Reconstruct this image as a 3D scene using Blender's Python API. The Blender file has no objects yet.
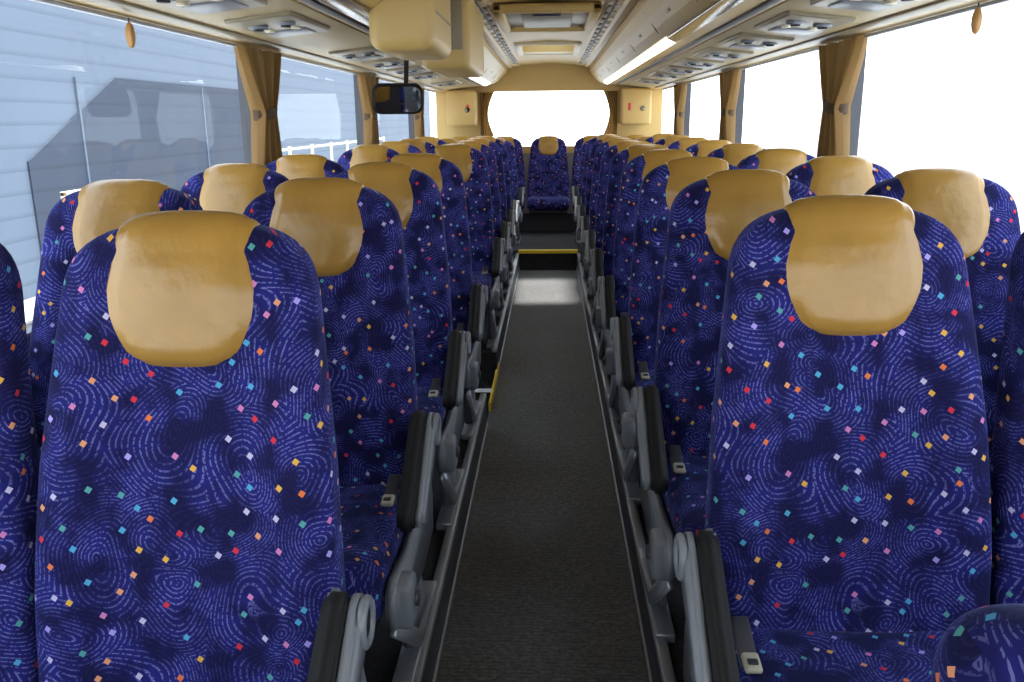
import bpy, bmesh, math, random
from mathutils import Vector, Matrix
random.seed(3)
S=bpy.context.scene
COL=S.collection

# ---------------------------------------------------------------- materials
def newmat(name):
    m=bpy.data.materials.new(name); m.use_nodes=True
    nt=m.node_tree; b=nt.nodes['Principled BSDF']
    return m,nt,b
def simple(name,col,rough=.5,metal=0,spec=.5,noise=None,bump=None,emit=None):
    m,nt,b=newmat(name)
    b.inputs['Base Color'].default_value=(*col,1)
    b.inputs['Roughness'].default_value=rough
    b.inputs['Metallic'].default_value=metal
    b.inputs['Specular IOR Level'].default_value=spec
    tc=nt.nodes.new('ShaderNodeTexCoord')
    if noise:
        n=nt.nodes.new('ShaderNodeTexNoise'); n.inputs['Scale'].default_value=noise[0]; n.inputs['Detail'].default_value=4
        nt.links.new(tc.outputs['Object'],n.inputs['Vector'])
        r=nt.nodes.new('ShaderNodeValToRGB')
        a=noise[1]
        r.color_ramp.elements[0].position=.3; r.color_ramp.elements[1].position=.7
        r.color_ramp.elements[0].color=(*[c*(1-a) for c in col],1)
        r.color_ramp.elements[1].color=(*[min(1,c*(1+a)) for c in col],1)
        nt.links.new(n.outputs['Fac'],r.inputs['Fac']); nt.links.new(r.outputs['Color'],b.inputs['Base Color'])
    if bump:
        n=nt.nodes.new('ShaderNodeTexNoise'); n.inputs['Scale'].default_value=bump[0]; n.inputs['Detail'].default_value=3
        nt.links.new(tc.outputs['Object'],n.inputs['Vector'])
        bp=nt.nodes.new('ShaderNodeBump'); bp.inputs['Strength'].default_value=bump[1]; bp.inputs['Distance'].default_value=bump[2] if len(bump)>2 else .004
        nt.links.new(n.outputs['Fac'],bp.inputs['Height']); nt.links.new(bp.outputs['Normal'],b.inputs['Normal'])
    if emit:
        b.inputs['Emission Color'].default_value=(*emit[0],1); b.inputs['Emission Strength'].default_value=emit[1]
    return m

def fabric():
    m,nt,b=newmat('seat_moquette')
    N=nt.nodes.new; L=nt.links.new
    uv=N('ShaderNodeUVMap'); uv.uv_map='UVMap'
    # every seat gets its own piece of the cloth
    oi=N('ShaderNodeObjectInfo'); cm=N('ShaderNodeCombineXYZ'); 
    mu=N('ShaderNodeMath'); mu.operation='MULTIPLY'; mu.inputs[1].default_value=7; L(oi.outputs['Random'],mu.inputs[0]); L(mu.outputs[0],cm.inputs[0]); L(mu.outputs[0],cm.inputs[1])
    off=N('ShaderNodeVectorMath'); off.operation='ADD'; L(uv.outputs[0],off.inputs[0]); L(cm.outputs[0],off.inputs[1])
    UV=off.outputs[0]
    dn=N('ShaderNodeTexNoise'); dn.noise_dimensions='2D'; dn.inputs['Scale'].default_value=8; dn.inputs['Detail'].default_value=0
    L(UV,dn.inputs['Vector'])
    sub=N('ShaderNodeVectorMath'); sub.operation='SUBTRACT'; sub.inputs[1].default_value=(.5,.5,.5); L(dn.outputs['Color'],sub.inputs[0])
    sc=N('ShaderNodeVectorMath'); sc.operation='SCALE'; sc.inputs['Scale'].default_value=.075; L(sub.outputs[0],sc.inputs[0])
    ad=N('ShaderNodeVectorMath'); ad.operation='ADD'; L(UV,ad.inputs[0]); L(sc.outputs[0],ad.inputs[1])
    def math_(op,a,b_=None,c=None):
        n=N('ShaderNodeMath'); n.operation=op
        for i,x in enumerate((a,b_,c)):
            if x is None: continue
            if isinstance(x,(int,float)): n.inputs[i].default_value=x
            else: L(x,n.inputs[i])
        return n.outputs[0]
    v=N('ShaderNodeTexVoronoi'); v.voronoi_dimensions='2D'; v.inputs['Scale'].default_value=7.5; L(ad.outputs[0],v.inputs['Vector'])
    sn=math_('SINE',math_('MULTIPLY',v.outputs['Distance'],112))
    line=math_('GREATER_THAN',sn,.62)
    n2=N('ShaderNodeTexNoise'); n2.noise_dimensions='2D'; n2.inputs['Scale'].default_value=210; L(UV,n2.inputs['Vector'])
    dash=math_('GREATER_THAN',n2.outputs['Fac'],.46)
    n3=N('ShaderNodeTexNoise'); n3.noise_dimensions='2D'; n3.inputs['Scale'].default_value=15; L(UV,n3.inputs['Vector'])
    mr=N('ShaderNodeMapRange'); mr.inputs['From Min'].default_value=.38; mr.inputs['From Max'].default_value=.62
    mr.inputs['To Min'].default_value=.06; mr.inputs['To Max'].default_value=1; L(n3.outputs['Fac'],mr.inputs['Value'])
    lm=math_('MULTIPLY',math_('MULTIPLY',line,dash),mr.outputs[0])
    n4=N('ShaderNodeTexNoise'); n4.noise_dimensions='2D'; n4.inputs['Scale'].default_value=15; n4.inputs['Detail'].default_value=3; L(UV,n4.inputs['Vector'])
    r=N('ShaderNodeValToRGB'); r.color_ramp.elements[0].position=.36; r.color_ramp.elements[1].position=.66
    r.color_ramp.elements[0].color=(.007,.0065,.046,1); r.color_ramp.elements[1].color=(.014,.016,.150,1)
    L(n4.outputs['Fac'],r.inputs['Fac'])
    m1=N('ShaderNodeMixRGB'); L(lm,m1.inputs[0]); L(r.outputs[0],m1.inputs[1]); m1.inputs[2].default_value=(.115,.125,.33,1)
    mp=N('ShaderNodeMapping'); mp.inputs['Rotation'].default_value=(0,0,.6); L(UV,mp.inputs['Vector'])
    v2=N('ShaderNodeTexVoronoi'); v2.voronoi_dimensions='2D'; v2.distance='CHEBYCHEV'; v2.inputs['Scale'].default_value=23; v2.inputs['Randomness'].default_value=.85
    L(mp.outputs[0],v2.inputs['Vector'])
    sp=N('ShaderNodeSeparateColor'); L(v2.outputs['Color'],sp.inputs[0])
    dot=math_('MULTIPLY',math_('LESS_THAN',v2.outputs['Distance'],.098),math_('GREATER_THAN',sp.outputs[1],.24))
    cr=N('ShaderNodeValToRGB'); cr.color_ramp.interpolation='CONSTANT'
    cols=[(.62,.16,.05),(.34,.28,.68),(.5,.03,.05),(.62,.36,.06),(.07,.32,.55),(.5,.18,.4),(.62,.28,.14),(.08,.30,.30),(.45,.42,.62)]
    e=cr.color_ramp.elements
    e[0].color=(*cols[0],1); e[1].position=1/9; e[1].color=(*cols[1],1)
    for i in range(2,9):
        k=e.new(i/9); k.color=(*cols[i],1)
    L(sp.outputs[0],cr.inputs['Fac'])
    m2=N('ShaderNodeMixRGB'); L(dot,m2.inputs[0]); L(m1.outputs[0],m2.inputs[1]); L(cr.outputs[0],m2.inputs[2])
    L(m2.outputs[0],b.inputs['Base Color'])
    b.inputs['Roughness'].default_value=.9; b.inputs['Specular IOR Level'].default_value=.12
    b.inputs['Sheen Weight'].default_value=.2; b.inputs['Sheen Roughness'].default_value=.4; b.inputs['Sheen Tint'].default_value=(.3,.4,1,1)
    bp=N('ShaderNodeBump'); bp.inputs['Strength'].default_value=.2; bp.inputs['Distance'].default_value=.003; L(n4.outputs['Fac'],bp.inputs['Height']); L(bp.outputs[0],b.inputs['Normal'])
    return m
M_fab=fabric()
M_leather=simple('headrest_leather',(.34,.19,.040),.27,noise=(7,.14),bump=(24,.4,.006))
M_plas=simple('grey_plastic',(.17,.185,.215),.38,noise=(4,.06))
M_shell=simple('dark_plastic',(.045,.045,.055),.5)
M_black=simple('black_rubber',(.007,.007,.008),.65,spec=.3)
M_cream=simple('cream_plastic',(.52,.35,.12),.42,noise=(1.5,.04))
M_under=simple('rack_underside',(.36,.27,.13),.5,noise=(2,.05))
M_cream2=simple('beige_console',(.24,.20,.13),.4)
M_alu=simple('aluminium_rail',(.36,.38,.42),.35,.6)
M_wall=simple('wall_lining',(.22,.20,.19),.8,bump=(300,.2))
M_carp=simple('podium_carpet',(.03,.03,.036),.95,noise=(60,.4),bump=(400,.6))
M_yel=simple('yellow_nosing',(.85,.60,.03),.5)
M_red=simple('red_plastic',(.6,.03,.03),.4)
M_buck=simple('buckle_cream',(.5,.46,.36),.4)
M_led=simple('led_diffuser',(.9,.9,.9),.4,emit=((1,.97,.9),5))
M_lens=simple('dark_lens',(.03,.03,.035),.15)
M_mirror=simple('mirror_glass',(.8,.8,.8),.03,1)
M_white=simple('white_trim',(.62,.54,.38),.4)
M_hatch=simple('hatch_panel',(.24,.20,.13),.4)

def aisle_mat():
    m,nt,b=newmat('aisle_carpet'); N=nt.nodes.new; L=nt.links.new
    tc=N('ShaderNodeTexCoord')
    w=N('ShaderNodeTexWave'); w.bands_direction='Y'; w.inputs['Scale'].default_value=20; w.inputs['Distortion'].default_value=5; w.inputs['Detail'].default_value=3; w.inputs['Detail Scale'].default_value=4
    L(tc.outputs['Object'],w.inputs['Vector'])
    n=N('ShaderNodeTexNoise'); n.inputs['Scale'].default_value=60; n.inputs['Detail'].default_value=5; n.inputs['Roughness'].default_value=.85; L(tc.outputs['Object'],n.inputs['Vector'])
    mx=N('ShaderNodeMath'); mx.operation='MULTIPLY_ADD'; L(w.outputs['Fac'],mx.inputs[0]); mx.inputs[1].default_value=.08; L(n.outputs['Fac'],mx.inputs[2])
    r=N('ShaderNodeValToRGB'); r.color_ramp.elements[0].color=(.006,.006,.008,1); r.color_ramp.elements[1].color=(.24,.23,.225,1); r.color_ramp.elements[0].position=.46; r.color_ramp.elements[1].position=.72
    L(mx.outputs[0],r.inputs['Fac'])
    n5=N('ShaderNodeTexNoise'); n5.inputs['Scale'].default_value=2.2; n5.inputs['Detail'].default_value=3; L(tc.outputs['Object'],n5.inputs['Vector'])
    mm=N('ShaderNodeMixRGB'); mm.blend_type='MULTIPLY'; mm.inputs[0].default_value=.6; L(r.outputs[0],mm.inputs[1]); L(n5.outputs['Fac'],mm.inputs[2])
    L(mm.outputs[0],b.inputs['Base Color'])
    b.inputs['Roughness'].default_value=.6; b.inputs['Specular IOR Level'].default_value=.5
    b.inputs['Sheen Weight'].default_value=.3
    bp=N('ShaderNodeBump'); bp.inputs['Strength'].default_value=1; bp.inputs['Distance'].default_value=.008; L(mx.outputs[0],bp.inputs['Height']); L(bp.outputs[0],b.inputs['Normal'])
    return m
M_aisle=aisle_mat()
def curtain_mat():
    m,nt,b=newmat('curtain_cloth'); N=nt.nodes.new; L=nt.links.new
    b.inputs['Base Color'].default_value=(.21,.115,.028,1); b.inputs['Roughness'].default_value=.65
    t=N('ShaderNodeBsdfTranslucent'); t.inputs[0].default_value=(.34,.19,.05,1)
    mx=N('ShaderNodeMixShader'); mx.inputs[0].default_value=.12
    out=nt.nodes['Material Output']
    L(b.outputs[0],mx.inputs[1]); L(t.outputs[0],mx.inputs[2]); L(mx.outputs[0],out.inputs[0])
    return m
M_curt=curtain_mat()
M_tie=simple('curtain_tie_cloth',(.06,.033,.014),.8)
def glass_mat(name,tint,k):
    m=bpy.data.materials.new(name); m.use_nodes=True; nt=m.node_tree; nt.nodes.clear(); N=nt.nodes.new; L=nt.links.new
    o=N('ShaderNodeOutputMaterial'); t=N('ShaderNodeBsdfTransparent'); t.inputs[0].default_value=(*tint,1)
    g=N('ShaderNodeBsdfGlossy'); g.inputs['Roughness'].default_value=.02
    f=N('ShaderNodeLayerWeight'); f.inputs[0].default_value=.12
    mu=N('ShaderNodeMath'); mu.operation='MULTIPLY'; mu.inputs[1].default_value=k; L(f.outputs['Fresnel'],mu.inputs[0])
    mx=N('ShaderNodeMixShader'); L(mu.outputs[0],mx.inputs[0]); L(t.outputs[0],mx.inputs[1]); L(g.outputs[0],mx.inputs[2]); L(mx.outputs[0],o.inputs[0])
    return m
M_glass=glass_mat('window_glass',(.93,.96,.98),.07)
def siding(name,col,scale,contrast):
    m,nt,b=newmat(name); N=nt.nodes.new; L=nt.links.new
    tc=N('ShaderNodeTexCoord'); w=N('ShaderNodeTexWave'); w.bands_direction='Z'; w.wave_profile='SAW'; w.inputs['Scale'].default_value=scale
    L(tc.outputs['Object'],w.inputs['Vector'])
    r=N('ShaderNodeValToRGB'); r.color_ramp.elements[0].color=(*[c*(1-contrast) for c in col],1); r.color_ramp.elements[1].color=(*col,1); r.color_ramp.elements[1].position=.25
    L(w.outputs['Fac'],r.inputs[0]); L(r.outputs[0],b.inputs['Base Color']); b.inputs['Roughness'].default_value=.8; b.inputs['Specular IOR Level'].default_value=.2
    return m
M_side1=siding('siding_pale',(.11,.135,.175),.9,.22)
M_side_shadow=siding('siding_painted_shadow',(.040,.050,.072),.9,.2)  # dark tone stands for shadow on the pale siding
M_conc=simple('concrete',(.30,.31,.32),.9,noise=(2,.15))

# ---------------------------------------------------------------- mesh helpers
class B:
    def __init__(s):
        s.bm=bmesh.new(); s.uv=s.bm.loops.layers.uv.new('UVMap'); s.mats=[]
    def mi(s,m):
        if m not in s.mats: s.mats.append(m)
        return s.mats.index(m)
    def face(s,vs,mat,uvs=None,smooth=True):
        try: f=s.bm.faces.new(vs)
        except ValueError: return None
        f.material_index=s.mi(mat); f.smooth=smooth
        if uvs is None:
            f.normal_update(); n=f.normal
            sidey=abs(n.x)>.75
        for i,l in enumerate(f.loops):
            c=l.vert.co
            l[s.uv].uv = uvs[i] if uvs else ((c.y+.3,c.z) if sidey else (c.x, c.y-c.z))
        return f
    def box(s,c,size,mat,bev=0,seg=2,rot=None,smooth=None):
        t=bmesh.new(); bmesh.ops.create_cube(t,size=1)
        for v in t.verts: v.co=Vector((v.co.x*size[0],v.co.y*size[1],v.co.z*size[2]))
        if bev>0: bmesh.ops.bevel(t,geom=list(t.edges),offset=bev,segments=seg,profile=.5,affect='EDGES')
        s.merge(t,mat,c,rot,smooth if smooth is not None else bev>0)
    def merge(s,t,mat,c=(0,0,0),rot=None,smooth=True):
        R=rot.to_4x4() if rot else Matrix.Identity(4)
        mt=Matrix.Translation(c)@R
        mp={}
        for v in t.verts: mp[v]=s.bm.verts.new(mt@v.co)
        for f in t.faces: s.face([mp[v] for v in f.verts],mat,smooth=smooth)
        t.free()
    def cyl(s,c,r,h,mat,axis='Z',seg=24,r2=None,bev=0):
        t=bmesh.new(); bmesh.ops.create_cone(t,cap_ends=True,segments=seg,radius1=r,radius2=r if r2 is None else r2,depth=h)
        if bev: bmesh.ops.bevel(t,geom=[e for e in t.edges if len(e.link_faces)==2 and any(len(f.verts)>4 for f in e.link_faces)],offset=bev,segments=2,affect='EDGES')
        rot={'Z':None,'X':Matrix.Rotation(math.pi/2,3,'Y'),'Y':Matrix.Rotation(math.pi/2,3,'X')}[axis]
        s.merge(t,mat,c,rot,True)
    def torus(s,c,R,r,mat,axis='X',n=28,k=10):
        rings=[]
        for i in range(n):
            a=2*math.pi*i/n; ring=[]
            for j in range(k):
                b=2*math.pi*j/k
                p=((R+r*math.cos(b))*math.cos(a),(R+r*math.cos(b))*math.sin(a),r*math.sin(b))
                q={'Z':p,'X':(p[2],p[0],p[1]),'Y':(p[0],p[2],p[1])}[axis]
                ring.append(s.bm.verts.new(Vector(q)+Vector(c)))
            rings.append(ring)
        for i in range(n):
            for j in range(k):
                s.face([rings[i][j],rings[(i+1)%n][j],rings[(i+1)%n][(j+1)%k],rings[i][(j+1)%k]],mat)
    def prism(s,pts,a0,a1,mat,axis='X',bev=0,smooth=False,seg=2):
        t=bmesh.new()
        def P(p,a): return {'X':(a,p[0],p[1]),'Y':(p[0],a,p[1]),'Z':(p[0],p[1],a)}[axis]
        v0=[t.verts.new(P(p,a0)) for p in pts]; v1=[t.verts.new(P(p,a1)) for p in pts]
        n=len(pts)
        t.faces.new(v0[::-1]); t.faces.new(v1)
        for i in range(n): t.faces.new([v0[i],v0[(i+1)%n],v1[(i+1)%n],v1[i]])
        bmesh.ops.recalc_face_normals(t,faces=t.faces)
        if bev:
            caps=[f for f in t.faces if abs(f.normal.dot(Vector({'X':(1,0,0),'Y':(0,1,0),'Z':(0,0,1)}[axis])))>.99]
            es=list({e for f in caps for e in f.edges})
            bmesh.ops.bevel(t,geom=es,offset=bev,segments=seg,affect='EDGES')
        s.merge(t,mat,smooth=smooth)
    def mesh(s,name):
        bmesh.ops.recalc_face_normals(s.bm,faces=s.bm.faces)
        me=bpy.data.meshes.new(name); s.bm.to_mesh(me); s.bm.free()
        for m in s.mats: me.materials.append(m)
        return me
    def obj(s,name,loc=(0,0,0)):
        return place(s.mesh(name),name,loc)
def place(me,name,loc=(0,0,0),scale=(1,1,1),rot=(0,0,0)):
    o=bpy.data.objects.new(name,me); o.location=loc; o.scale=scale; o.rotation_euler=rot; COL.objects.link(o)
    return o
def sboxobj(name,x0,x1,y0,y1,z0,z1,mat,bev=0):
    b=B(); b.box((0,0,0),(x1-x0,y1-y0,z1-z0),mat,bev,smooth=False)
    return b.obj(name,((x0+x1)/2,(y0+y1)/2,(z0+z1)/2))

# ---------------------------------------------------------------- seat
def interp(tab,s):
    for (a,va),(b_,vb) in zip(tab,tab[1:]):
        if s<=b_:
            u=(s-a)/(b_-a)
            return va+(vb-va)*u
    return tab[-1][1]
Z0,Z1=.44,1.262
def axis_y(s): return -.185+.185*s-.018*math.sin(math.pi*min(1,s*1.15))
def hw(s):
    w=interp([(0,.230),(.15,.241),(.30,.241),(.55,.230),(.8,.207),(1,.188)],s)
    if s>.85: w*=max(0,1-((s-.85)/.15)**2.9)**(1/2.9)
    return w
def th(s):
    t=interp([(0,.055),(.4,.06),(.8,.05),(1,.046)],s)
    if s>.93: t*=max(0,1-((s-.93)/.07)**2.2)**(1/2.2)
    return t
def bol(s,x,w):
    k=max(0,min(1,(s-.02)/.15))*max(0,min(1,(.88-s)/.2))
    return .030*k*math.exp(-(abs(x)/(.64*w+1e-6))**5)
def add_back(b):
    ss=[i/28*.82 for i in range(28)]+[.82+.18*math.sin(i/14*math.pi/2) for i in range(0,15)]
    ss[-1]=.9995
    M=64; rings=[];us=[]
    for s in ss:
        w=max(hw(s),.004); t=max(th(s),.004); ring=[];pts=[]
        for j in range(M):
            a=-math.pi/2+2*math.pi*(j+.5)/M
            ca,sa=math.cos(a),math.sin(a)
            n=4.2
            x=w*math.copysign(abs(ca)**(2/n),ca); y=t*math.copysign(abs(sa)**(2/n),sa)
            if sa<0: y+=bol(s,x,w)*min(1,abs(y)/t*1.0)
            pts.append((x,axis_y(s)+y,Z0+(Z1-Z0)*s))
        u=[0]*M
        acc=pts[0][0]; u[0]=acc
        for j in range(1,M//2):
            acc+=math.dist(pts[j][:2],pts[j-1][:2]); u[j]=acc
        acc=pts[M-1][0]; u[M-1]=acc
        for j in range(M-2,M//2-1,-1):
            acc-=math.dist(pts[j][:2],pts[j+1][:2]); u[j]=acc
        rings.append([b.bm.verts.new(p) for p in pts]); us.append(u)
    for i in range(len(ss)-1):
        for j in range(M):
            k=(j+1)%M
            s0=(ss[i])*.835; s1=(ss[i+1])*.835
            a=2*math.pi*(j+1)/M-math.pi/2
            rear = math.sin(a)>.75 and ss[i]<.93
            mat=M_shell if rear else M_fab
            b.face([rings[i][j],rings[i][k],rings[i+1][k],rings[i+1][j]],mat,
                   [(us[i][j],s0),(us[i][k],s0),(us[i+1][k],s1),(us[i+1][j],s1)])
    b.face(rings[0][::-1],M_fab); b.face(rings[-1],M_fab)
def add_pillow(b,W=.118):
    path=[]
    for s in (.80,.84,.88,.92): path.append((axis_y(s)+th(s),Z0+(Z1-Z0)*s))
    s=.93; t=th(s); za=Z0+(Z1-Z0)*s
    for i in range(1,14):
        a=math.pi*i/14
        path.append((axis_y(.97)+t*math.cos(a),za+(Z1-za)*math.sin(a)**.8))
    s=.93
    while s>.728:
        path.append((axis_y(s)-th(s)+bol(s,0,.2),Z0+(Z1-Z0)*s)); s-=.0125
    P=[Vector(p) for p in path]; n=len(P)
    d=[0]
    for i in range(1,n): d.append(d[-1]+(P[i]-P[i-1]).length)
    T=d[-1]; K=28; rings=[]
    for i in range(n):
        tg=(P[min(i+1,n-1)]-P[max(i-1,0)]).normalized()
        nr=Vector((tg.y,-tg.x))
        q=T-d[i]; R=.105
        sm=max(0,min(1,(q-.12)/.08)); sm=sm*sm*(3-2*sm)
        w=W*(1+.045*math.exp(-((q-.09)/.05)**2)-.085*sm)
        if q<R: w=w*max(.02,(1-(1-q/R)**2.5))**(1/2.5)
        fe=1.0
        if q<.035: fe=math.sqrt(max(0,1-(1-q/.035)**2))
        if d[i]<.03: fe=math.sqrt(max(0,1-(1-d[i]/.03)**2))
        ring=[]
        for j in range(K+1):
            u=-1+2*j/K; u=math.copysign(1-(1-abs(u))**1.5,u)
            x=w*u
            bulge=.028*fe*(max(0,1-abs(u)**2.8))**.5-.012
            # soft crease line along the edge seam
            bulge-=.0022*math.exp(-((abs(u)-.86)/.03)**2)
            if abs(u)>.999: bulge=-.016
            o=P[i]+nr*bulge*-1 if nr.dot(P[i]-Vector((axis_y(.85),Z0+(Z1-Z0)*.85)))<0 else P[i]+nr*bulge
            ring.append(b.bm.verts.new((x,o.x,o.y)))
        rings.append(ring)
    for i in range(n-1):
        for j in range(K):
            b.face([rings[i][j],rings[i][j+1],rings[i+1][j+1],rings[i+1][j]],M_leather)
def add_cushion(b):
    n=26; rings=[]; M=40
    for i in range(n+1):
        f=i/n
        y=-.655+ .48*f
        e=math.sqrt(max(0,1-(1-min(1,f/.16))**2.4)) if f<.16 else 1
        e2=1
        if f>.93: e2=math.sqrt(max(0.02,1-((f-.93)/.07)**2))
        H=.075*max(.08,e)*e2; cz=.495+.012*math.sin(f*math.pi*.5+1)-.012
        Wd=.234*(0.9+.1*e)*(0.9+.1*e2)
        ring=[]
        for j in range(M):
            a=-math.pi/2+2*math.pi*(j+.5)/M; ca,sa=math.cos(a),math.sin(a); k=4.5
            x=Wd*math.copysign(abs(ca)**(2/k),ca); z=H*math.copysign(abs(sa)**(2/k),sa)
            if sa>0: z-=.014*math.exp(-(x/(.6*Wd))**4)*min(1,f*4)
            ring.append(b.bm.verts.new((x,y,cz+z)))
        rings.append(ring)
    for i in range(n):
        for j in range(M):
            k=(j+1)%M
            b.face([rings[i][j],rings[i][k],rings[i+1][k],rings[i+1][j]],M_fab)
    b.face(rings[0],M_fab); b.face(rings[-1][::-1],M_fab)
def capsule(p0,r0,p1,r1,n=12):
    a=math.atan2(p1[1]-p0[1],p1[0]-p0[0]); pts=[]
    for i in range(n+1):
        t=a+math.pi/2+math.pi*i/n; pts.append((p0[0]+r0*math.cos(t),p0[1]+r0*math.sin(t)))
    for i in range(n+1):
        t=a-math.pi/2+math.pi*i/n; pts.append((p1[0]+r1*math.cos(t),p1[1]+r1*math.sin(t)))
    return pts
def build_seat(kind):
    b=B(); add_back(b); add_pillow(b); add_cushion(b)
    b.box((0,-.40,.405),(.42,.40,.03),M_shell,.006)
    b.box((0,-.16,.42),(.44,.06,.09),M_shell,.01)
    if kind in('L','R'):
        d=1 if kind=='L' else -1
        xa=d*.240
        side=[(-.63,.475),(-.62,.51),(-.59,.525),(-.45,.51),(-.30,.52),(-.20,.58),(-.15,.58),(-.12,.50),(-.13,.40),(-.30,.38),(-.55,.41),(-.62,.43)]
        b.prism(side,min(xa,xa+d*.028),max(xa,xa+d*.028),M_plas,'X',.006,True)
        b.box((xa+d*.030,-.575,.470),(.046,.075,.10),M_plas,.014,3)
        b.cyl((xa+d*.055,-.575,.475),.016,.01,M_shell,'X')
        # armrest (lowered, sloping): grey body on the aisle side, black pad inside/top
        x0,x1=xa+d*.036,xa+d*.062
        b.prism(capsule((-.258,.718),.040,(-.455,.598),.026),min(x0,x1),max(x0,x1),M_plas,'X',.008,True,3)
        x0,x1=xa+d*.005,xa+d*.041
        b.prism(capsule((-.264,.724),.040,(-.470,.600),.031),min(x0,x1),max(x0,x1),M_black,'X',.008,True,3)
        b.torus((xa+d*.062,-.258,.718),.031,.008,M_plas,'X')
        b.cyl((xa+d*.056,-.258,.718),.026,.016,M_black,'X')
        b.prism([(-.29,.72),(-.22,.75),(-.16,.68),(-.14,.50),(-.24,.47),(-.27,.55)],min(xa,xa+d*.022),max(xa,xa+d*.022),M_plas,'X',.006,True)
        b.box((xa+d*.024,-.20,.56),(.010,.03,.20),M_alu,.004,rot=Matrix.Rotation(math.radians(-14),3,'X'))
        b.prism([(-.44,.40),(-.22,.40),(-.12,.20),(-.06,.151),(-.32,.151),(-.31,.20)],min(xa,xa-d*.030),max(xa,xa-d*.030),M_plas,'X',.006,True)
        b.box((xa-d*.01,-.22,.165),(.05,.44,.026),M_alu,.005)
        b.prism([(-.60,.40),(-.55,.41),(-.30,.22),(-.10,.20),(-.10,.18),(-.33,.19)],min(xa+d*.0,xa+d*.018),max(xa+d*.0,xa+d*.018),M_alu,'X',.003,True)
        b.box((xa-d*.045,-.275,.572),(.030,.10,.012),M_shell,.004,rot=Matrix.Rotation(.35,3,'X'))
        b.box((xa-d*.045,-.328,.571),(.028,.040,.012),M_buck,.005,rot=Matrix.Rotation(.15,3,'X'))
        b.box((xa-d*.045,-.334,.578),(.016,.012,.004),M_shell,.001)
    else:
        b.prism([(-.42,.40),(-.24,.40),(-.14,.151),(-.32,.151)],-.02,.02,M_plas,'X',.006,True)
        b.box((.13,-.30,.57),(.03,.12,.012),M_shell,.004)
    return b.mesh('coach_seat_'+kind)
ME={k:build_seat(k) for k in 'LRW'}
def seat(kind,x,y,plat=False):
    return place(ME[kind],'coach_seat',(x,y,.052 if plat else 0),(1,1,.92 if plat else 1))
XA,XW=.546,1.034
Lrows=[1.32,2.10,2.88,3.66,5.08,5.86,6.64,7.42]
Rrows=[1.52+.78*i for i in range(9)]
for y in Lrows: seat('L',-XA,y); seat('W',-XW,y)
for y in Rrows: seat('R',XA-.012,y); seat('W',XW-.008,y)
seat('L',-XA,8.95,True); seat('W',-XW,8.95,True)
seat('R',XA,8.98,True); seat('W',XW,8.98,True)
for x in (-1.0,-.5,0,.5,1.0): seat('W',x,9.98,True)
sboxobj('rear_bench_plinth',-1.25,1.25,9.50,9.54,.19,.40,M_shell,.01)

b=B()
b.box((0,0,.74),(.52,.13,.56),M_fab,.062,6); b.box((0,-.25,.45),(.46,.42,.12),M_fab,.05,4)
b.box((0,-.15,.30),(.10,.10,.30),M_plas,.01); b.box((0,-.15,.162),(.30,.30,.024),M_plas,.006)
b.obj('courier_jump_seat',(.60,.62,0))

# ---------------------------------------------------------------- shell
WX=1.33; Y0,Y1=-1.6,10.40
HX,H0,H1=.24,7.45,8.55      # glazed roof opening, added to throw a sun patch on the aisle
sboxobj('floor',-.285,.285,Y0,8.12,-.06,0,M_aisle)
sboxobj('floor_podium_right',.285,WX,Y0,8.12,-.06,.15,M_carp)
sboxobj('floor_podium_left_front',-WX,-.285,Y0,3.78,-.06,.15,M_carp)
sboxobj('floor_podium_left_rear',-WX,-.285,4.57,8.12,-.06,.15,M_carp)
b=B(); b.box((-.5,0,-.18),(.43,.79,.20),M_black,.004,smooth=False); b.box((-1.02,0,-.34),(.61,.79,.10),M_black,.004,smooth=False)
b.box((-.7,0,-.075),(.03,.79,.012),M_yel); b.obj('door_step',(0,4.175,0))
sboxobj('floor_rear',-WX,WX,8.12,Y1,-.06,.19,M_carp)
sboxobj('trim_step_nosing',-.285,.285,8.095,8.14,.165,.198,M_yel,.004)
sboxobj('trim_door_edge',-.285,-.273,3.99,4.71,.005,.055,M_yel,.003)
for sx,nm in((-1,'left'),(1,'right')):
    segs=[(Y0,8.09)] if sx>0 else [(Y0,3.78),(4.57,8.09)]
    for i,(a,c) in enumerate(segs):
        b=B(); b.box((0,0,0),(.030,c-a,.022),M_alu,.005); b.box((-sx*.010,0,-.075),(.008,c-a,.13),M_shell,.002)
        b.box((-sx*.014,0,-.135),(.012,c-a,.012),M_alu,.003)
        b.obj('trim_aisle_%s_%d'%(nm,i+1),(sx*.292,(a+c)/2,.162))
pill=[-.75,1.6,3.95,6.3,8.65]
for sx,nm in((-1,'left'),(1,'right')):
    sboxobj('wall_'+nm,min(sx*WX,sx*(WX+.05)),max(sx*WX,sx*(WX+.05)),Y0,Y1,-.4,.90,M_wall)
    sboxobj('trim_sill_'+nm,min(sx*(WX-.04),sx*(WX+.0)),max(sx*(WX-.04),sx*(WX+.0)),Y0,Y1,.86,.905,M_plas,.01)
    sboxobj('wall_header_'+nm,min(sx*(WX+.0),sx*(WX+.05)),max(sx*(WX+.0),sx*(WX+.05)),Y0,Y1,1.735,2.14,M_cream)
    for i,py in enumerate(pill):
        sboxobj('trim_pillar_%s_%d'%(nm,i+1),min(sx*(WX-.015),sx*(WX+.05)),max(sx*(WX-.015),sx*(WX+.05)),py-.03,py+.03,.90,1.735,M_shell)
    ed=[Y0]+pill+[Y1]; k=0
    for a,c in zip(ed,ed[1:]):
        k+=1
        sboxobj('window_%s_%d'%(nm,k),min(sx*(WX+.02),sx*(WX+.026)),max(sx*(WX+.02),sx*(WX+.026)),a+.03,c-.03,.90,1.735,M_glass)
sboxobj('wall_front',-WX,WX,Y0-.06,Y0,-.4,.85,M_wall)
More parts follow.
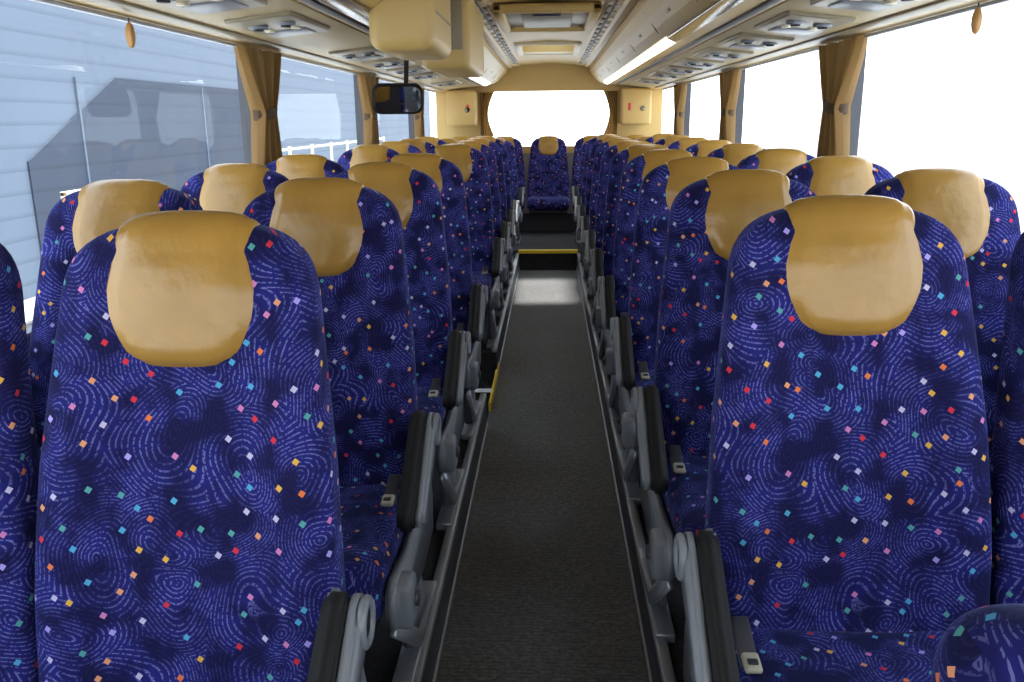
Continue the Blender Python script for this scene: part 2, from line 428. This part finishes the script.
sboxobj('wall_front_header',-WX,WX,Y0-.06,Y0,1.80,2.14,M_cream)
sboxobj('window_front',-WX,WX,Y0-.04,Y0-.034,.85,1.80,M_glass)
def rack(sx):
    e=0 if sx>0 else .045
    prof=[(1.329,1.728),(1.25,1.733),(.70+e,1.795),(.655+e,1.797),(.60+e*.8,1.812),(.555+e*.6,1.845),(.51+e*.4,1.895),(.478,1.95),(.465,2.0),(.462,2.10),(1.329,2.10)]
    b=B()
    b.prism([(sx*x,z) for x,z in prof],Y0,Y1-.03,M_cream,'Y')
    y=-.2
    while y<10:
        b.box((sx*(.528+e*.5),y,1.878),(.004,.006,.13),M_cream2,rot=Matrix.Rotation(sx*math.radians(-36),3,'Y'))
        b.box((sx*(.535+e*.5),y+.6,1.868),(.006,.12,.016),M_cream2,.003,rot=Matrix.Rotation(sx*math.radians(-40),3,'Y'))
        y+=1.2
    lit0=4.6 if sx>0 else 5.4
    tl=Matrix.Rotation(sx*math.radians(24),3,'Y')
    wd=.055 if sx>0 else .07
    b.box((sx*(.635+e),(Y0+lit0)/2,1.796),(wd,lit0-Y0,.014),M_lens,.004,rot=tl)
    b.box((sx*(.635+e),(lit0+9.9)/2,1.796),(wd,9.9-lit0,.014),M_led,.004,rot=tl)
    tu=Matrix.Rotation(sx*math.atan2(.062,.55),3,'Y')
    def uz(x): return 1.733+(1.25-x)*.062/(.55-e)
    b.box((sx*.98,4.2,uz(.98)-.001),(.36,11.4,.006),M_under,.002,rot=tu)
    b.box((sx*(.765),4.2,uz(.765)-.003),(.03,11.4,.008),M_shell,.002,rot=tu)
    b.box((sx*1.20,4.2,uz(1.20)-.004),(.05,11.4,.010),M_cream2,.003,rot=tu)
    rows=[.55]+(Lrows if sx<0 else Rrows)+[8.9]
    for y in rows:
        yy=y-.35
        b.box((sx*.98,yy,uz(.98)-.007),(.24,.54,.022),M_cream2,.010,3,rot=tu)
        b.box((sx*.98,yy+.14,uz(.98)-.018),(.15,.16,.012),M_plas,.005,rot=tu)
        for dx in(-.05,.05):
            b.cyl((sx*(.98+dx),yy-.11,uz(.98+dx)-.020),.035,.016,M_plas,bev=.003)
            b.cyl((sx*(.98+dx),yy-.11,uz(.98+dx)-.028),.018,.01,M_black)
            b.cyl((sx*(.98+dx),yy+.02,uz(.98+dx)-.019),.018,.012,M_white)
    b.obj('luggage_rack')
rack(1); rack(-1)
b=B()
cp=[(-.46,1.985),(-.42,1.985),(-.405,2.0),(-.33,2.008),(-.315,2.02),(0,2.035),(.315,2.02),(.33,2.008),(.405,2.0),(.42,1.985),(.46,1.985),(.46,2.10),(-.46,2.10)]
b.prism(cp,Y0,H0,M_cream,'Y'); b.prism(cp,H1,Y1-.03,M_cream,'Y')
for s in(-1,1):
    b.prism([(s*HX,2.026),(s*.315,2.02),(s*.33,2.008),(s*.405,2.0),(s*.42,1.985),(s*.46,1.985),(s*.46,2.10),(s*HX,2.10)],H0,H1,M_cream,'Y')
for sx in(-1,1):
    b.box((sx*.367,4.2,2.003),(.012,11.3,.008),M_shell,.002)
    y=-.5
    while y<10:
        b.box((sx*.385,y,1.999),(.03,.10,.010),M_white,.003); b.box((sx*.345,y+.15,2.003),(.022,.20,.008),M_cream2,.002); y+=.30
b.obj('ceiling')
b=B(); WW=WX+.05
for x0,x1,a,c in((-WW,WW,Y0,H0),(-WW,WW,H1,Y1),(-WW,-HX,H0,H1),(HX,WW,H0,H1)):
    b.box(((x0+x1)/2,(a+c)/2,2.165),(x1-x0,c-a,.05),M_cream)
b.obj('ceiling_roof')
for i,(a,c) in enumerate(((4.9,6.0),(1.2,2.3))):
    b=B(); cy=(a+c)/2
    for dx in(-.27,.27): b.box((dx,0,0),(.06,c-a,.05),M_cream,.015,3)
    for dy in(-(c-a)/2+.03,(c-a)/2-.03): b.box((0,dy,0),(.60,.06,.05),M_cream,.015,3)
    b.box((0,0,.010),(.49,c-a-.10,.012),M_hatch,.003)
    b.box((0,0,-.004),(.30,c-a-.35,.02),M_cream2,.008)
    b.box((0,-(c-a)/2+.16,-.012),(.16,.03,.03),M_shell,.008)
    b.obj('roof_hatch',(0,cy,1.995))
b=B(); cy=(H0+H1)/2
for dx in(-HX-.02,HX+.02): b.box((dx,0,0),(.05,H1-H0+.09,.03),M_white,.01,3)
for dy in(-(H1-H0)/2-.02,(H1-H0)/2+.02): b.box((0,dy,0),(2*HX+.08,.05,.03),M_white,.01,3)
b.box((0,0,.16),(2*HX+.1,H1-H0+.1,.006),glass_mat('sun_patch_opening_glass',(.7,.72,.74),.1))
b.obj('sun_patch_roof_opening',(0,cy,2.018))  # frame and pane of the added opening that lets sun onto the aisle
def rrect(x0,x1,z0,z1,r,n=8):
    pts=[]
    for cx,cz,a0 in((x1-r,z1-r,0),(x0+r,z1-r,90),(x0+r,z0+r,180),(x1-r,z0+r,270)):
        for i in range(n+1):
            a=math.radians(a0+90*i/n); pts.append((cx+r*math.cos(a),cz+r*math.sin(a)))
    return pts
b=B()
inn=rrect(-.76,.76,1.10,1.73,.16)
out=rrect(-.84,.84,1.02,1.81,.02)
for yy in(0,.04):
    vi=[b.bm.verts.new((p[0],yy,p[1])) for p in inn]; vo=[b.bm.verts.new((p[0],yy,p[1])) for p in out]
    n=len(inn)
    for i in range(n): b.face([vi[i],vi[(i+1)%n],vo[(i+1)%n],vo[i]],M_cream,smooth=False)
    if yy==0: vprev=vi
for i in range(n): b.face([vprev[i],vprev[(i+1)%n],vi[(i+1)%n],vi[i]],M_shell,smooth=False)
b.box((0,.025,.61),(2.66,.03,.84),M_wall); b.box((0,.025,1.96),(2.66,.03,.32),M_cream)
for sx in(-1,1): b.box((sx*1.08,.025,1.42),(.50,.03,.80),M_cream)
b.obj('wall_rear',(0,Y1-.03,0))
b=B(); b.prism(rrect(-.75,.75,1.11,1.72,.155),0,.006,M_glass,'Y'); b.obj('window_rear',(0,Y1-.012,0))
for sx in(-1,1):
    b=B(); b.box((0,0,0),(.34,.30,.40),M_cream,.03,3); b.box((sx*-.08,-.152,.0),(.030,.012,.08),M_red,.004); b.cyl((.07,-.152,-.02),.03,.012,M_cream2,'Y')
    b.obj('rear_corner_cabinet',(sx*1.00,10.20,1.54))
b=B()
b.box((0,0,0),(.25,.62,.40),M_cream,.05,5)
b.box((.126,0,-.06),(.002,.5,.010),M_cream2)
b.box((0,-.309,-.02),(.15,.006,.012),M_cream2,.002)
b.obj('door_mechanism_cabinet',(-.535,3.62,1.865))
b=B()
b.box((0,0,0),(.24,.95,.42),M_cream,.035,4)
b.box((0,-.474,.0),(.17,.006,.24),M_cream2,.002)
b.cyl((.0,-.478,-.14),.016,.01,M_shell,'Y')
b.obj('monitor_housing',(-.495,4.85,1.865))
b=B()
b.prism(rrect(-.115,.115,-.068,.068,.04),-.0,.03,M_black,'Y',.008,True)
b.prism(rrect(-.103,.103,-.056,.056,.034),-.006,.004,M_mirror,'Y')
b.prism([( .03,.05),(.05,.05),(.055,.16),(.06,.22),(.06,.28),(.04,.28),(.04,.225),(.035,.165)],.012,.026,M_black,'Y')
o=b.obj('interior_mirror',(-.675,4.00,1.505)); o.rotation_euler=(math.radians(10),0,math.radians(12))
b=B()
b.cyl((0,0,.75),.014,.9,M_yel,'Z')
b.box((-.03,0,1.15),(.07,.03,.03),M_shell,.005); b.box((-.03,0,.35),(.07,.03,.03),M_shell,.005)
b.obj('door_handrail',(-1.255,4.30,0))

# ---------------------------------------------------------------- curtains
def curtain(sx,py,wt=.56):
    b=B(); nu,nv=130,40; zt,zb=1.722,.91; ztie=1.45
    rings=[]
    for v in range(nv+1):
        f=v/nv; z=zt+(zb-zt)*f
        if z>ztie:
            u=(zt-z)/(zt-ztie); W=wt+(.16-wt)*(u**1.15)
        else:
            u=(ztie-z)/(ztie-zb); W=.16+.16*math.sin(min(1,u*1.6)*math.pi/2)
        amp=.028+.012*(1-abs(z-ztie)/.5)
        ring=[]
        for i in range(nu+1):
            a=i/nu
            y=(a-.5)*W
            x=-sx*(amp*math.sin(a*2*math.pi*7+.8*math.sin(a*7))*(.8+.2*math.sin(a*23)))
            ring.append(b.bm.verts.new((x,y,z)))
        rings.append(ring)
    for v in range(nv):
        for i in range(nu):
            b.face([rings[v][i],rings[v][i+1],rings[v+1][i+1],rings[v+1][i]],M_curt)
    rr=[]
    for k in range(5):
        z=ztie-.022+.044*k/4; ring=[]
        for i in range(32):
            a=2*math.pi*i/32
            ring.append(b.bm.verts.new((.046*math.cos(a)*(1+.06*math.sin(k*2)),.09*math.sin(a),z+.012*math.sin(a))))
        rr.append(ring)
    for k in range(4):
        for i in range(32): b.face([rr[k][i],rr[k][(i+1)%32],rr[k+1][(i+1)%32],rr[k+1][i]],M_tie)
    b.obj('window_curtain',(sx*(WX-.055),py-.02,0))
M_tag=simple('tag_wood',(.35,.18,.05),.5)
for sx in(-1,1):
    for py in pill[1:]: curtain(sx,py)
    b=B(); b.box((0,0,0),(.02,11.6,.012),M_alu,.003); b.obj('trim_curtain_rail_'+('l' if sx<0 else 'r'),(sx*1.29,4.3,1.720))
    b=B(); b.prism([(.015*math.cos(2*math.pi*i/20),.038*math.sin(2*math.pi*i/20)) for i in range(20)],-.004,.004,M_tag,'Y',.002,True); b.cyl((0,0,.043),.002,.014,M_shell)
    b.obj('blind_pull_tag',(sx*1.265,2.70,1.672 if sx<0 else 1.676))
def rcurt(sx):
    b=B(); rings=[]
    for v in range(16):
        z=1.72-.5*v/15; W=.16-.07*math.sin(v/15*math.pi)
        rings.append([b.bm.verts.new((sx*(-a/30*W),.015*math.sin(a/30*2*math.pi*5),z)) for a in range(31)])
    for v in range(15):
        for i in range(30): b.face([rings[v][i],rings[v][i+1],rings[v+1][i+1],rings[v+1][i]],M_curt)
    b.obj('window_curtain',(sx*.80,Y1-.07,0))
rcurt(1); rcurt(-1)

# ---------------------------------------------------------------- outside
sboxobj('ground',-60,60,-40,80,-1.35,-1.25,M_conc)
b=B(); b.box((-10.1,31,2.875),(3.8,58,8.25),M_side1)
b.prism([(13.3,-1.25),(13.3,.85),(16.4,2.25),(23.5,2.25),(23.5,-1.25)],-8.2,-8.17,M_side_shadow,'X')  # cast shadow on the wall, shaped as a thin dark panel
for yy in (15.0,20.5): b.box((-8.165,yy,.7),(.03,.05,3.0),M_side1)
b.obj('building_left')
b=B()
for yy in(9.7,10.7): b.box((0,yy,-.3),(.05,.05,1.9),M_white,.005)
for zz in(-.4,.63): b.box((0,10.2,zz),(.05,1.05,.05),M_white,.005)
b.obj('gate_frame',(-5.6,0,0))
b=B()
for k in range(8): b.box((0,k*1.6,0),(.05,.05,2.2),M_white)
for zz in(-.6,0,.6,1.05): b.box((0,5.6,zz),(.04,11.3,.04),M_white)
b.obj('yard_fence',(-5.0,15,-.15))
sboxobj('building_right',14,20,6,50,-1.25,3.2,simple('render_white',(.7,.7,.7),.8))

# ---------------------------------------------------------------- light
w=bpy.data.worlds.new('sky'); S.world=w; w.use_nodes=True; nt=w.node_tree
bg=nt.nodes['Background']
tc=nt.nodes.new('ShaderNodeTexCoord'); sx_=nt.nodes.new('ShaderNodeSeparateXYZ'); nt.links.new(tc.outputs['Generated'],sx_.inputs[0])
r=nt.nodes.new('ShaderNodeValToRGB'); r.color_ramp.elements[0].color=(1,.98,.95,1); r.color_ramp.elements[1].color=(.66,.80,1,1); r.color_ramp.elements[0].position=.05; r.color_ramp.elements[1].position=.8
nt.links.new(sx_.outputs['Z'],r.inputs[0]); nt.links.new(r.outputs[0],bg.inputs[0])
bg.inputs[1].default_value=4.8
sl=bpy.data.lights.new('sun','SUN'); sl.energy=24; sl.angle=.10; sl.color=(1,.94,.84)
so=bpy.data.objects.new('sun',sl); COL.objects.link(so)
dirv=Vector((-.02,-.38,-.90)); so.rotation_euler=dirv.to_track_quat('-Z','Y').to_euler()

# ---------------------------------------------------------------- camera
cd=bpy.data.cameras.new('camera'); cd.lens=850/1024*36; cd.sensor_width=36; cd.clip_start=.02; cd.clip_end=300
co=bpy.data.objects.new('camera',cd); COL.objects.link(co)
R=Matrix.Rotation(math.radians(2.63),3,'Z')@Matrix.Rotation(math.radians(90-14.6),3,'X')@Matrix.Rotation(math.radians(-.6),3,'Z')
co.location=(.018,0,1.41); co.rotation_euler=R.to_euler()
S.camera=co
S.view_settings.view_transform='Standard'; S.view_settings.look='None'; S.view_settings.exposure=0.08
